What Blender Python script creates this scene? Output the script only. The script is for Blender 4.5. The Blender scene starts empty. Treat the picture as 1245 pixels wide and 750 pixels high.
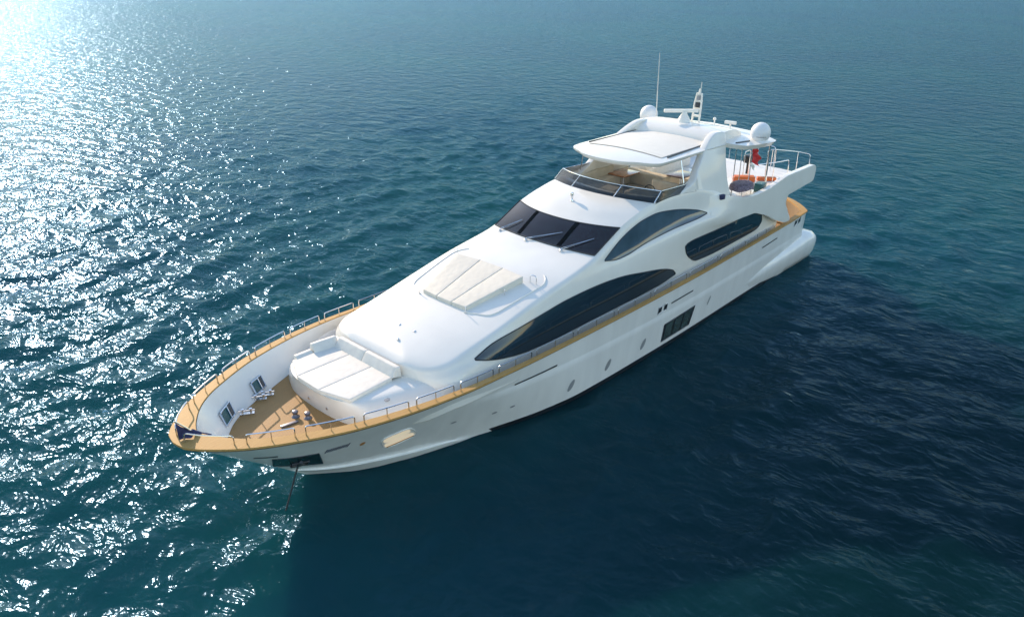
import bpy, bmesh, math, random
import numpy as np
from mathutils import Vector, Matrix
R = math.radians
rng = np.random.default_rng(7)
random.seed(7)
S = bpy.context.scene
COL = S.collection

# ------------------------------------------------------------------ camera, sky, sun, exposure
cd = bpy.data.cameras.new('camera'); cam = bpy.data.objects.new('camera', cd); COL.objects.link(cam)
cam.location = (38.0559, 17.5104, 13.8939)
cam.rotation_euler = (R(90 - 24.86348), 0, R(223.40978 - 90))
cd.sensor_fit = 'HORIZONTAL'; cd.angle = 2 * math.atan(622.5 / 953.307)
cd.clip_start = 0.3; cd.clip_end = 20000
S.camera = cam

SUN_AZ, SUN_EL = 257.0, 23.5
W = bpy.data.worlds.new('World'); S.world = W; W.use_nodes = True
nt = W.node_tree; bg = nt.nodes['Background']
sky = nt.nodes.new('ShaderNodeTexSky'); sky.sky_type = 'NISHITA'; sky.sun_disc = False
sky.sun_elevation = R(SUN_EL); sky.sun_rotation = R(90 - SUN_AZ)
sky.air_density = 1.3; sky.dust_density = 0.3; sky.altitude = 0; sky.ozone_density = 4.0
nt.links.new(sky.outputs[0], bg.inputs[0]); bg.inputs[1].default_value = 0.15
sl = bpy.data.lights.new('sun', 'SUN'); so = bpy.data.objects.new('sun', sl); COL.objects.link(so)
sl.energy = 2.3; sl.angle = R(0.53); sl.color = (1.0, 0.90, 0.78)
tosun = Vector((math.cos(R(SUN_EL)) * math.cos(R(SUN_AZ)), math.cos(R(SUN_EL)) * math.sin(R(SUN_AZ)), math.sin(R(SUN_EL))))
so.rotation_euler = tosun.to_track_quat('Z', 'Y').to_euler(); so.location = tosun * 200
S.view_settings.view_transform = 'Standard'; S.view_settings.look = 'None'
S.view_settings.exposure = 1.12; S.view_settings.gamma = 1.0; S.view_settings.use_curve_mapping = False
S.view_settings.use_white_balance = True; S.view_settings.white_balance_temperature = 8100; S.view_settings.white_balance_tint = 14

S.cycles.max_bounces = 8; S.cycles.caustics_reflective = False; S.cycles.caustics_refractive = False
S.cycles.sample_clamp_indirect = 4.0

# ------------------------------------------------------------------ helpers
def curve(tab):
    """monotone cubic through (x, y) pairs"""
    t = sorted(tab); x = np.array([a for a, _ in t], float); y = np.array([b for _, b in t], float)
    h = np.diff(x); d = np.diff(y) / h; m = np.zeros_like(y)
    m[0], m[-1] = d[0], d[-1]
    for i in range(1, len(x) - 1):
        m[i] = 0 if d[i-1] * d[i] <= 0 else (h[i-1] + h[i]) * 3 / ((2*h[i] + h[i-1]) / d[i-1] + (h[i] + 2*h[i-1]) / d[i])
    def f(q):
        q = np.clip(q, x[0], x[-1]); i = np.clip(np.searchsorted(x, q) - 1, 0, len(h) - 1)
        s = (q - x[i]) / h[i]; s2, s3 = s*s, s*s*s
        return (2*s3 - 3*s2 + 1)*y[i] + (s3 - 2*s2 + s)*h[i]*m[i] + (3*s2 - 2*s3)*y[i+1] + (s3 - s2)*h[i]*m[i+1]
    return f

def mesh(name, verts, faces, mat, parent=None, smooth=35, mats=None, fmat=None):
    me = bpy.data.meshes.new(name); me.from_pydata([tuple(v) for v in verts], [], [tuple(f) for f in faces])
    bm = bmesh.new(); bm.from_mesh(me)
    bmesh.ops.remove_doubles(bm, verts=bm.verts, dist=1e-5)
    bmesh.ops.dissolve_degenerate(bm, dist=1e-5, edges=bm.edges)
    bmesh.ops.recalc_face_normals(bm, faces=bm.faces)
    bm.to_mesh(me); bm.free()
    return finish(name, me, mat, parent, smooth)

def finish(name, me, mat, parent, smooth=35):
    if smooth:
        me.polygons.foreach_set('use_smooth', [True] * len(me.polygons))
        me.set_sharp_from_angle(angle=R(smooth))
    me.materials.append(mat)
    o = bpy.data.objects.new(name, me); COL.objects.link(o)
    if parent: o.parent = parent; o.matrix_parent_inverse = Matrix.Identity(4)
    return o

def from_bm(name, bm, mat, parent=None, smooth=35):
    me = bpy.data.meshes.new(name); bmesh.ops.recalc_face_normals(bm, faces=bm.faces)
    bm.to_mesh(me); bm.free(); return finish(name, me, mat, parent, smooth)

class MB:
    """collects simple solids into one mesh"""
    def __init__(s): s.v = []; s.f = []
    def add(s, v, f):
        k = len(s.v); s.v += [tuple(a) for a in v]; s.f += [tuple(i + k for i in g) for g in f]; return s
    def loft(s, rows, close=False, cap=False):
        n = len(rows[0]); v = [p for r in rows for p in r]; f = []
        for i in range(len(rows) - 1):
            for j in range(n if close else n - 1):
                a, b = i*n + j, i*n + (j+1) % n
                f.append((a, b, b + n, a + n))
        if cap: f.append(tuple(range(n))); f.append(tuple(range((len(rows)-1)*n, len(rows)*n)))
        return s.add(v, f)
    def tube(s, pts, r, n=8, cap=True):
        P = [Vector(p) for p in pts]; rows = []
        up = Vector((0, 0, 1)); last = None
        for i, p in enumerate(P):
            t = ((P[min(i+1, len(P)-1)] - P[i]).normalized() + (P[i] - P[max(i-1, 0)]).normalized())
            if t.length < 1e-6: t = last or Vector((0, 0, 1))
            t.normalize()
            if last is None:
                a = t.orthogonal().normalized()
            else:
                a = (a - t * a.dot(t)); a = a.normalized() if a.length > 1e-6 else t.orthogonal().normalized()
            b = t.cross(a); last = t
            rr = r[i] if isinstance(r, (list, tuple)) else r
            rows.append([p + (a*math.cos(k*2*math.pi/n) + b*math.sin(k*2*math.pi/n)) * rr for k in range(n)])
        return s.loft(rows, close=True, cap=cap)
    def box(s, c, d, rz=0):
        c = Vector(c); v = []
        for x in (-1, 1):
            for y in (-1, 1):
                for z in (-1, 1):
                    a, b = x*d[0]/2, y*d[1]/2
                    v.append(c + Vector((a*math.cos(rz) - b*math.sin(rz), a*math.sin(rz) + b*math.cos(rz), z*d[2]/2)))
        return s.add(v, [(0,1,3,2),(4,6,7,5),(0,4,5,1),(2,3,7,6),(0,2,6,4),(1,5,7,3)])
    def lathe(s, c, prof, n=24):
        rows = [[Vector(c) + Vector((r*math.cos(2*math.pi*k/n), r*math.sin(2*math.pi*k/n), z)) for k in range(n)] for r, z in prof]
        return s.loft(rows, close=True, cap=True)
    def build(s, name, mat, parent=None, smooth=35, bevel=0, seg=2):
        o = mesh(name, s.v, s.f, mat, parent, smooth)
        if bevel:
            bm = bmesh.new(); bm.from_mesh(o.data)
            ed = [e for e in bm.edges if len(e.link_faces) == 2 and e.calc_face_angle(0) > R(25)]
            bmesh.ops.bevel(bm, geom=ed, offset=bevel, segments=seg, profile=0.6, affect='EDGES', clamp_overlap=True)
            bm.to_mesh(o.data); bm.free()
            o.data.polygons.foreach_set('use_smooth', [True]*len(o.data.polygons)); o.data.set_sharp_from_angle(angle=R(smooth or 35))
        return o

def fillet(pts, r, n=5):
    """round the inner corners of a polyline"""
    P = [Vector(p) for p in pts]; out = [P[0]]
    for i in range(1, len(P) - 1):
        a, b = P[i-1] - P[i], P[i+1] - P[i]; d = min(r, a.length*.48, b.length*.48)
        p, q = P[i] + a.normalized()*d, P[i] + b.normalized()*d
        for k in range(n + 1):
            t = k / n; out.append(p*(1-t)**2 + P[i]*2*t*(1-t) + q*t*t)
    out.append(P[-1]); return out

def chaikin(rows, it=2):
    for _ in range(it):
        new = [rows[0]]
        for a, b in zip(rows[:-1], rows[1:]):
            a, b = np.array(a), np.array(b); new += [a*.75 + b*.25, a*.25 + b*.75]
        new.append(rows[-1]); rows = new
    return rows

def slab(outline, h, mat, name, parent, bevel=.03, seg=3, smooth=40, bottom=None):
    """closed 3-D outline (top face) dropped by h, edges rounded"""
    n = len(outline); t = [Vector(p) for p in outline]; b = [p - Vector((0, 0, h)) for p in t]
    if bottom: b = [Vector(p) for p in bottom]
    m = MB(); m.add(t + b, [tuple(range(n)), tuple(range(2*n - 1, n - 1, -1))] + [(i, (i+1) % n, n + (i+1) % n, n + i) for i in range(n)])
    return m.build(name, mat, parent, smooth, bevel, seg)

def tag(o, label=None, cat=None, group=None, kind=None):
    for k, v in (('label', label), ('category', cat), ('group', group), ('kind', kind)):
        if v: o[k] = v
    return o
def empty(name, loc=(0, 0, 0)):
    o = bpy.data.objects.new(name, None); COL.objects.link(o); o.location = loc; o.empty_display_size = .3; return o

# ------------------------------------------------------------------ materials
def principled(name, col, rough=.5, metal=0, coat=0, spec=.5, noise=0, nscale=3.0, bump=0, bscale=60.0, stretch=None):
    m = bpy.data.materials.new(name); m.use_nodes = True; t = m.node_tree; p = t.nodes['Principled BSDF']
    p.inputs['Base Color'].default_value = (*col, 1); p.inputs['Roughness'].default_value = rough
    p.inputs['Metallic'].default_value = metal; p.inputs['Coat Weight'].default_value = coat
    p.inputs['Coat Roughness'].default_value = .04; p.inputs['Specular IOR Level'].default_value = spec
    tc = t.nodes.new('ShaderNodeTexCoord'); vec = tc.outputs['Object']
    if stretch:
        mp = t.nodes.new('ShaderNodeMapping'); mp.inputs['Scale'].default_value = stretch; t.links.new(vec, mp.inputs[0]); vec = mp.outputs[0]
    if noise:
        n = t.nodes.new('ShaderNodeTexNoise'); n.inputs['Scale'].default_value = nscale; n.inputs['Detail'].default_value = 6; t.links.new(vec, n.inputs['Vector'])
        r = t.nodes.new('ShaderNodeMapRange'); r.inputs['From Min'].default_value = .3; r.inputs['From Max'].default_value = .7
        r.inputs['To Min'].default_value = 1 - noise; r.inputs['To Max'].default_value = 1 + noise; t.links.new(n.outputs[0], r.inputs[0])
        x = t.nodes.new('ShaderNodeMix'); x.data_type = 'RGBA'; x.blend_type = 'MULTIPLY'; x.inputs[0].default_value = 1
        x.inputs[6].default_value = (*col, 1); t.links.new(r.outputs[0], x.inputs[7]); t.links.new(x.outputs[2], p.inputs['Base Color'])
    if bump:
        n = t.nodes.new('ShaderNodeTexNoise'); n.inputs['Scale'].default_value = bscale; n.inputs['Detail'].default_value = 3; t.links.new(vec, n.inputs['Vector'])
        b = t.nodes.new('ShaderNodeBump'); b.inputs['Strength'].default_value = bump; b.inputs['Distance'].default_value = .02
        t.links.new(n.outputs[0], b.inputs['Height']); t.links.new(b.outputs[0], p.inputs['Normal'])
    return m

GEL = principled('white_gelcoat', (.83, .805, .75), .32, coat=.5, noise=.035, nscale=1.2, stretch=(1, 1, .35))
HULLW = principled('hull_paint', (.88, .87, .845), .28, coat=.6, noise=.05, nscale=1.4, stretch=(1.6, 1.6, .25))
NONSKID = principled('nonskid_white', (.78, .78, .77), .6, noise=.03, nscale=2, bump=.15, bscale=220)
FAB = principled('cream_vinyl', (.76, .725, .665), .65, noise=.05, nscale=5, bump=.5, bscale=7)
FAB2 = principled('beige_cushion', (.62, .54, .42), .7, noise=.08, nscale=5, bump=.2, bscale=20)
STEEL = principled('stainless', (.75, .76, .78), .16, metal=1)
FAB2L = principled('sand_vinyl', (.71, .67, .59), .62, noise=.05, nscale=4, bump=.5, bscale=6)
BLACK = principled('black_rubber', (.012, .013, .015), .4)
MULL = principled('matt_black', (.006, .006, .008), 1.0, spec=0)
DARK = principled('dark_trim', (.03, .035, .045), .35)
GLASS = principled('tinted_glass', (.006, .022, .036), .04, spec=.7, coat=.4, noise=.2, nscale=.9)
GLASSW = principled('windscreen_glass', (.012, .010, .016), .05, spec=.45, noise=.3, nscale=.7)
GLASSB = principled('blue_tinted_glass', (.05, .085, .12), .06, spec=.8, coat=.6, noise=.25, nscale=1.2)
WOODT = principled('varnished_table', (.42, .15, .05), .25, coat=.5, noise=.2, nscale=6, stretch=(1, 12, 1))
ORANGE = principled('orange_cloth', (.75, .16, .03), .6, noise=.08)
RED = principled('red_cloth', (.72, .03, .03), .6, noise=.08)
NAVY = principled('navy_cloth', (.015, .022, .09), .7, noise=.1)
COVER = principled('mottled_cover', (.16, .12, .16), .75, noise=.6, nscale=14)
TEALB = principled('teal_plastic', (.02, .12, .13), .4)
WINCH = principled('dull_steel', (.20, .20, .23), .4, metal=.8)
GREY = principled('grey_plastic', (.3, .31, .33), .4)
BOOT = principled('black_antifouling', (.012, .014, .018), .35)
DOMEW = principled('dome_white', (.8, .81, .82), .35, noise=.02)
CHAIN = principled('galvanised_chain', (.06, .06, .065), .55, metal=.6)

def teak(name, base, dark, pitch=.055, along='x', rough=.55, spec=.3):
    m = bpy.data.materials.new(name); m.use_nodes = True; t = m.node_tree; p = t.nodes['Principled BSDF']; p.inputs['Roughness'].default_value = rough; p.inputs['Specular IOR Level'].default_value = spec
    tc = t.nodes.new('ShaderNodeTexCoord'); sp = t.nodes.new('ShaderNodeSeparateXYZ'); t.links.new(tc.outputs['Object'], sp.inputs[0])
    mp = t.nodes.new('ShaderNodeMapping'); mp.inputs['Scale'].default_value = (1.2, 22, 8) if along == 'x' else (22, 1.2, 8); t.links.new(tc.outputs['Object'], mp.inputs[0])
    n = t.nodes.new('ShaderNodeTexNoise'); n.inputs['Scale'].default_value = 2.2; n.inputs['Detail'].default_value = 8; t.links.new(mp.outputs[0], n.inputs['Vector'])
    cr = t.nodes.new('ShaderNodeValToRGB'); cr.color_ramp.elements[0].position = .3; cr.color_ramp.elements[1].position = .72
    cr.color_ramp.elements[0].color = (*dark, 1); cr.color_ramp.elements[1].color = (*base, 1); t.links.new(n.outputs[0], cr.inputs[0])
    if pitch:
        a = t.nodes.new('ShaderNodeMath'); a.operation = 'PINGPONG'; a.inputs[1].default_value = pitch / 2; t.links.new(sp.outputs[1 if along == 'x' else 0], a.inputs[0])
        l = t.nodes.new('ShaderNodeMath'); l.operation = 'LESS_THAN'; l.inputs[1].default_value = .004; t.links.new(a.outputs[0], l.inputs[0])
        x = t.nodes.new('ShaderNodeMix'); x.data_type = 'RGBA'; x.inputs[7].default_value = (.03, .025, .02, 1)
        t.links.new(l.outputs[0], x.inputs[0]); t.links.new(cr.outputs[0], x.inputs[6]); t.links.new(x.outputs[2], p.inputs['Base Color'])
    else: t.links.new(cr.outputs[0], p.inputs['Base Color'])
    return m
TEAK = teak('teak_deck', (.52, .29, .105), (.40, .21, .07))
CAP = teak('teak_cap_rail', (.60, .345, .12), (.46, .25, .08), pitch=0, rough=.6, spec=.25)

def smoked(name, tint, mixf=.45):
    m = bpy.data.materials.new(name); m.use_nodes = True; t = m.node_tree; t.nodes.clear()
    o = t.nodes.new('ShaderNodeOutputMaterial'); tr = t.nodes.new('ShaderNodeBsdfTransparent'); tr.inputs[0].default_value = (*tint, 1)
    gl = t.nodes.new('ShaderNodeBsdfGlossy'); gl.inputs['Roughness'].default_value = .03
    fr = t.nodes.new('ShaderNodeFresnel'); fr.inputs[0].default_value = 1.5
    mx = t.nodes.new('ShaderNodeMixShader'); t.links.new(fr.outputs[0], mx.inputs[0]); t.links.new(tr.outputs[0], mx.inputs[1]); t.links.new(gl.outputs[0], mx.inputs[2])
    df = t.nodes.new('ShaderNodeBsdfDiffuse'); df.inputs[0].default_value = (.015, .025, .035, 1)
    m2 = t.nodes.new('ShaderNodeMixShader'); m2.inputs[0].default_value = mixf; t.links.new(mx.outputs[0], m2.inputs[1]); t.links.new(df.outputs[0], m2.inputs[2])
    t.links.new(m2.outputs[0], o.inputs[0]); return m
SMOKE = smoked('smoked_acrylic', (.32, .36, .40), .35)

# ------------------------------------------------------------------ the sea
SEA = -.35
def build_sea():
    def axis(c, half, step, far):
        a = list(np.arange(0, half, step)); g = step
        while a[-1] < far: g *= 1.055; a.append(a[-1] + g)
        a = np.array(a); return c + np.concatenate([-a[:0:-1], a])
    xs = axis(24, 32, .15, 2600); ys = axis(3, 28, .15, 2600)
    X, Y = np.meshgrid(xs, ys, indexing='ij')
    hx = np.gradient(xs)[:, None] * np.ones_like(Y); hy = np.ones_like(X) * np.gradient(ys)[None, :]
    sp = np.maximum(hx, hy)
    Z = np.zeros_like(X); DX = np.zeros_like(X); DY = np.zeros_like(X)
    main = R(108)                                             # the way the small waves run
    for k in range(130):
        L = .75 * (5.0 / .75) ** rng.random()
        th = main + rng.normal(0, .95)
        kk = 2*math.pi / L; kx, ky = kk*math.cos(th), kk*math.sin(th)
        amp = .0029 * L ** .78 * rng.uniform(.5, 1.3)
        ph = kx*X + ky*Y + rng.uniform(0, 6.283)
        w = np.clip((L / sp - 2.5) / 2.5, 0, 1) * amp
        Z += w*np.cos(ph); DX -= .9*w*math.cos(th)*np.sin(ph); DY -= .9*w*math.sin(th)*np.sin(ph)
    nx, ny = X.shape
    co = np.stack([X + DX, Y + DY, Z], -1).reshape(-1, 3).astype(np.float32)
    i, j = np.meshgrid(np.arange(nx-1), np.arange(ny-1), indexing='ij'); a = (i*ny + j).ravel()
    f = np.stack([a, a + ny, a + ny + 1, a + 1], -1).astype(np.int32)
    me = bpy.data.meshes.new('sea'); me.vertices.add(len(co)); me.vertices.foreach_set('co', co.ravel())
    me.loops.add(f.size); me.loops.foreach_set('vertex_index', f.ravel()); me.polygons.add(len(f))
    me.polygons.foreach_set('loop_start', np.arange(0, f.size, 4, dtype=np.int32)); me.update(calc_edges=True)
    me.polygons.foreach_set('use_smooth', np.ones(len(f), bool))
    m = bpy.data.materials.new('sea_water'); m.use_nodes = True; t = m.node_tree; t.nodes.clear()
    out = t.nodes.new('ShaderNodeOutputMaterial'); body = t.nodes.new('ShaderNodeSubsurfaceScattering'); body.falloff = 'BURLEY'; body.inputs['Scale'].default_value = 1.0; body.inputs['Radius'].default_value = (.3, 1.6, 1.8); gl = t.nodes.new('ShaderNodeBsdfGlossy')
    gl.inputs['Roughness'].default_value = .15; gl.inputs['Color'].default_value = (.40, .66, 1, 1)
    fr = t.nodes.new('ShaderNodeFresnel'); fr.inputs['IOR'].default_value = 1.333
    k = t.nodes.new('ShaderNodeMath'); k.operation = 'MULTIPLY'; k.inputs[1].default_value = .32; t.links.new(fr.outputs[0], k.inputs[0])
    mx = t.nodes.new('ShaderNodeMixShader'); t.links.new(k.outputs[0], mx.inputs[0]); t.links.new(body.outputs[0], mx.inputs[1]); t.links.new(gl.outputs[0], mx.inputs[2]); t.links.new(mx.outputs[0], out.inputs[0])
    tc = t.nodes.new('ShaderNodeTexCoord')
    def nz(scale, det, rot, st, rough=.55):
        mp = t.nodes.new('ShaderNodeMapping'); mp.inputs['Rotation'].default_value = (0, 0, rot); mp.inputs['Scale'].default_value = st
        t.links.new(tc.outputs['Object'], mp.inputs[0])
        n = t.nodes.new('ShaderNodeTexNoise'); n.inputs['Scale'].default_value = scale; n.inputs['Detail'].default_value = det; n.inputs['Roughness'].default_value = rough
        n.inputs['Distortion'].default_value = .4
        t.links.new(mp.outputs[0], n.inputs['Vector']); return n.outputs[0]
    cur = None
    for h, dist, st in ((nz(.8, 3, -R(108), (1, .7, 1)), .62, .5), (nz(1.8, 3, -R(95), (1, .6, 1)), .20, .5), (nz(5.5, 3, -R(118), (1, .65, 1)), .02, .5)):
        b = t.nodes.new('ShaderNodeBump'); b.inputs['Strength'].default_value = st; b.inputs['Distance'].default_value = dist
        t.links.new(h, b.inputs['Height'])
        if cur: t.links.new(cur, b.inputs['Normal'])
        cur = b.outputs[0]
    t.links.new(cur, gl.inputs['Normal']); t.links.new(cur, fr.inputs['Normal'])
    big = nz(.035, 4, 0, (1, 1, 1))
    cr = t.nodes.new('ShaderNodeValToRGB'); e = cr.color_ramp.elements; e[0].position = .35; e[1].position = .68
    e[0].color = (.0002, .046, .062, 1); e[1].color = (.0003, .062, .064, 1); t.links.new(big, cr.inputs[0])
    # darkening painted into the water colour, widening the yacht's shadow off the port side
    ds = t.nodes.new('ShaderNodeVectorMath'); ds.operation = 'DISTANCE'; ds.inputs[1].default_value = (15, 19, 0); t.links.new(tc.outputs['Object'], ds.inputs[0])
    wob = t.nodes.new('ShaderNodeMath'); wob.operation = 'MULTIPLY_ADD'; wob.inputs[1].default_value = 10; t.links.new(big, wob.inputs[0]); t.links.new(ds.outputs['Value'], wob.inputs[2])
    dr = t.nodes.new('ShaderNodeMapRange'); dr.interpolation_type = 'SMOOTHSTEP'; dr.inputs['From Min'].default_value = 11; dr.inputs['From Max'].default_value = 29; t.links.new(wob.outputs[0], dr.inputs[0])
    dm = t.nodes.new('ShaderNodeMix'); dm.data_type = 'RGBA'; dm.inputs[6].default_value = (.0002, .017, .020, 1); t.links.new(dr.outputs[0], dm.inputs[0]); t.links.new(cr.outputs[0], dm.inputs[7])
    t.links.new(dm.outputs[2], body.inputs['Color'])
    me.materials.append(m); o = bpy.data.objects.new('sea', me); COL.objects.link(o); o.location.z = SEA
    tag(o, 'rippled teal sea with sun glitter around the anchored yacht', 'sea', kind='structure')
build_sea()
def build_haze():
    m = bpy.data.materials.new('haze'); m.use_nodes = True; t = m.node_tree; t.nodes.clear()
    o = t.nodes.new('ShaderNodeOutputMaterial'); v = t.nodes.new('ShaderNodeVolumePrincipled')
    v.inputs['Color'].default_value = (.20, .60, 1, 1); v.inputs['Density'].default_value = .0004; v.inputs['Anisotropy'].default_value = .5
    t.links.new(v.outputs[0], o.inputs['Volume'])
    b = MB().box((24, 3, 6.0), (5600, 5600, 21)).build('haze', m, None, 0); tag(b, 'pale sea haze thickening towards the horizon', 'haze', kind='stuff')
build_haze()

# ------------------------------------------------------------------ the yacht
Y = empty('motor_yacht', (16, 0, 0))
tag(Y, 'long white three-deck motor yacht with teak rails, lying at anchor', 'yacht')
ORIG = Vector((16, 0, 0))
def shift_children():
    """parts are modelled in world metres; hang them on the yacht's own origin"""
    for o in Y.children: o.matrix_parent_inverse = Matrix.Translation(-ORIG)

# ---- hull
br = curve([(2.3, 3.04), (4, 3.16), (6, 3.24), (10, 3.38), (13, 3.47), (16, 3.49), (20, 3.50), (22.3, 3.50), (23.7, 3.47), (24.6, 3.45), (25.85, 3.34), (26.9, 3.17), (28.3, 2.80), (29.05, 2.50), (29.65, 2.20), (30.3, 1.84), (30.9, 1.42), (31.35, 1.0), (31.65, .66), (31.83, .36), (31.9, 0)])
zr = curve([(2.3, 2.36), (8, 2.33), (12, 2.33), (16, 2.32), (20, 2.34), (24, 2.41), (26, 2.46), (28, 2.49), (31.9, 2.53)])
bw = curve([(2.2, 2.85), (5, 2.93), (7.9, 2.99), (10.9, 3.08), (14.7, 3.15), (17, 3.15), (19.25, 3.11), (20.9, 2.9), (22.66, 2.49), (23.66, 2.20), (24.5, 1.94), (25.2, 1.72), (26.4, 1.25), (27.3, .78), (28.05, .24), (28.4, 0)])
lip = curve([(2, 0), (23.5, 0), (24.5, .06), (25.5, .11), (27.8, .10), (28.4, .02)])
zch = curve([(2, -.3), (23.5, -.3), (24.5, -.12), (26, .02), (28.4, .22)])          # height of the spray rail
NU = 110
US = [1 - (1 - i/(NU-1))**1.5 for i in range(NU)]
XW = lambda u: 2.2 + 26.2*u
XR = lambda u: 2.3 + 29.6*u
zkn = lambda u: 1.28 + 1.35*u**4 if u < .78 else 1.78 + (u - .78)*.6
def hull_pt(u, z, extra=0.0):
    xr, xw = XR(u), XW(u); b1, b0, zt = float(br(xr)), float(bw(xw)), float(zr(xr))
    if z >= SEA:
        s_ = min((z - SEA) / (zt - SEA), 1); p = 1.0 + .35*max(0, min((u-.55)/.25, (.97-u)/.1, 1)) - .25*max(0, (u - .93)/.07)
        x = xw + (xr - xw) * s_; y = b0 + (b1 - b0) * s_**p
        if u < .78 and z < zkn(u): y += .022 * min(1, (.78 - u)/.05)
        zc_ = float(zch(xw))
        if z < zc_: y += float(lip(xw))
    else:
        d = SEA - z; x = xw - .6*u*d; y = max(b0 * (1 - (d/1.1)**1.6), 0) + float(lip(xw))
    return Vector((x, y + extra, z))
def hull_section(u, zs, extra=0.): return [hull_pt(u, z, extra) for z in zs]
def hull_zs(u):
    zt = float(zr(XR(u))); zk = zkn(u); zc_ = float(zch(XW(u)))
    return [zt, zt-.05] + [zk + (zt-.05-zk)*f for f in (.8, .6, .4, .2, .06)] + [zk+.02, zk-.03] + [zc_+.03+(zk-.03-zc_-.03)*f for f in (.85, .7, .55, .4, .25, .1)] + [zc_ + .02, zc_-.015, SEA + .0*(zc_), SEA-.4, SEA-.9, SEA-1.1]
def hull_u(x, z):
    u = .5
    for _ in range(30):
        zt = float(zr(XR(u))); s_ = max(0, (z - SEA)/(zt - SEA)); u += (x - (XW(u) + (XR(u)-XW(u))*s_))/29; u = min(max(u, 0), 1)
    return u
m = MB(); rows_p = [hull_section(u, hull_zs(u)) for u in US]
m.loft(rows_p); m.loft([[Vector((p.x, -p.y, p.z)) for p in r] for r in rows_p])
# transom, rounded in plan
tz = hull_zs(0); rows = []
for k in range(17):
    f = 1 - 2*k/16; rows.append([Vector((p.x - 1.75*(1 - abs(f)**2.2) * (.55 + .45*max(0, min(1, p.z/2.4))), p.y*f, p.z)) for p in rows_p[0]])
m.loft(rows)
HULL = m.build('hull', HULLW, Y, 40)

# boot stripe
zb = [SEA + .20, SEA + .10, SEA, SEA - .3]
m = MB(); rr = [hull_section(u, zb, .004) for u in US]
rr = [r for r, u in zip(rr, US) if u < .80]
m.loft(rr); m.loft([[Vector((p.x, -p.y, p.z)) for p in r] for r in rr]); m.build('boot_stripe', BOOT, HULL)

# stern quarters (sponsons) and bathing platform
for sgn in (1, -1):
    m = MB(); rows = []
    for i in range(22):
        f = i/21; x = 8.2 - 7.5*f; xx = max(x, 2.25); u = (xx - 2.3)/29.6
        u = max(u, 0); hy = lambda z: hull_pt(u, max(z, SEA - .3)).y - .02; w = .30*min(1, f*1.35)**1.1; zt = .30 + .62*min(1, f*1.25)**.8
        end = 1.0 if f < .93 else math.sqrt(max(0, 1 - ((f-.93)/.07)**2))*.35 + .65
        zt *= end; w = w*end
        rows.append([Vector((x, sgn*yy, z)) for yy, z in ((hy(.5)-.4, zt+.16), (hy(zt+.14), zt+.14), (hy(zt)+w*.45, zt+.06), (hy(zt)+w*.85, zt-.04), (hy(zt)+w, zt-.16), (hy(zt)*.6 + hy(0)*.4+w*.98, zt*.5), (hy(0)+w*.85, .0), (hy(-.5)+w*.5, -.5), (hy(-.6)-.4, -.65))])
    m.loft(rows, cap=False); m.add(rows[-1], [tuple(range(len(rows[-1])))]); m.build('stern_quarter', HULLW, HULL, 50)
slab([(2.6, -3, .5), (1.0, -2.9, .5), (.55, -2, .5), (.45, 0, .5), (.55, 2, .5), (1.0, 2.9, .5), (2.6, 3, .5)], .3, TEAK, 'swim_platform', Y, .04)

# ---- cap rail
ci = curve([(2.3, .2), (8, .11), (22, .10), (24, .13), (25, .16), (26.7, .21), (28.25, .26), (29.5, .31), (30.8, .34), (31.9, .36)])
def cap_rows(off0, off1, z0, z1, us=US):
    out = []
    for u in us:
        xr = 2.3 + 29.6*u; b = float(br(xr)); z = float(zr(xr)); xi = xr - .55*max(0, (u-.93)/.07)**1.5
        bi = max(b - float(ci(xr)), 0) if u < 1 else 0
        out.append((xr, b, xi, bi, z))
    return out
capd = cap_rows(0, 0, 0, 0)
m = MB()
for sgn in (1, -1):
    rows = []
    for (x, b, xi, bi, z) in capd:
        o_ = .045
        rows.append([Vector((x + (o_ if b < .5 else o_*.6*max(0, (x-26)/6)), sgn*(b + (o_ if b > .01 else 0)), z - .03)), Vector((x + (o_ if b < .5 else o_*.6*max(0, (x-26)/6)), sgn*(b + (o_ if b > .01 else 0)), z + .025)),
                     Vector((xi, sgn*bi, z + .035)), Vector((xi, sgn*bi, z - .03))])
    m.loft(rows, close=True)
# across the stern
st = []
for k in range(17):
    f = 1 - 2*k/16; dx = 1.75*(1 - abs(f)**2.2); b = capd[0][1]
    st.append([Vector((2.3 - dx - .05, f*(b+.045), 2.33)), Vector((2.3 - dx - .05, f*(b+.045), 2.385)), Vector((2.3 - dx + .2, f*(b-.22), 2.395)), Vector((2.3 - dx + .2, f*(b-.22), 2.33))])
m.loft(st, close=True)
m.build('cap_rail', CAP, Y, 30)
# thin dark-gold rubbing strip under the cap
m = MB()
for sgn in (1, -1): m.loft([[Vector((x + .012, sgn*(b + .03), z - .032)), Vector((x + .012, sgn*(b+.012), z - .075)), Vector((x - .02, sgn*max(b-.03, 0), z-.07))] for (x, b, xi, bi, z) in capd])
m.build('rubbing_strip', principled('bronze_strip', (.16, .10, .05), .35), Y)

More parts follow.
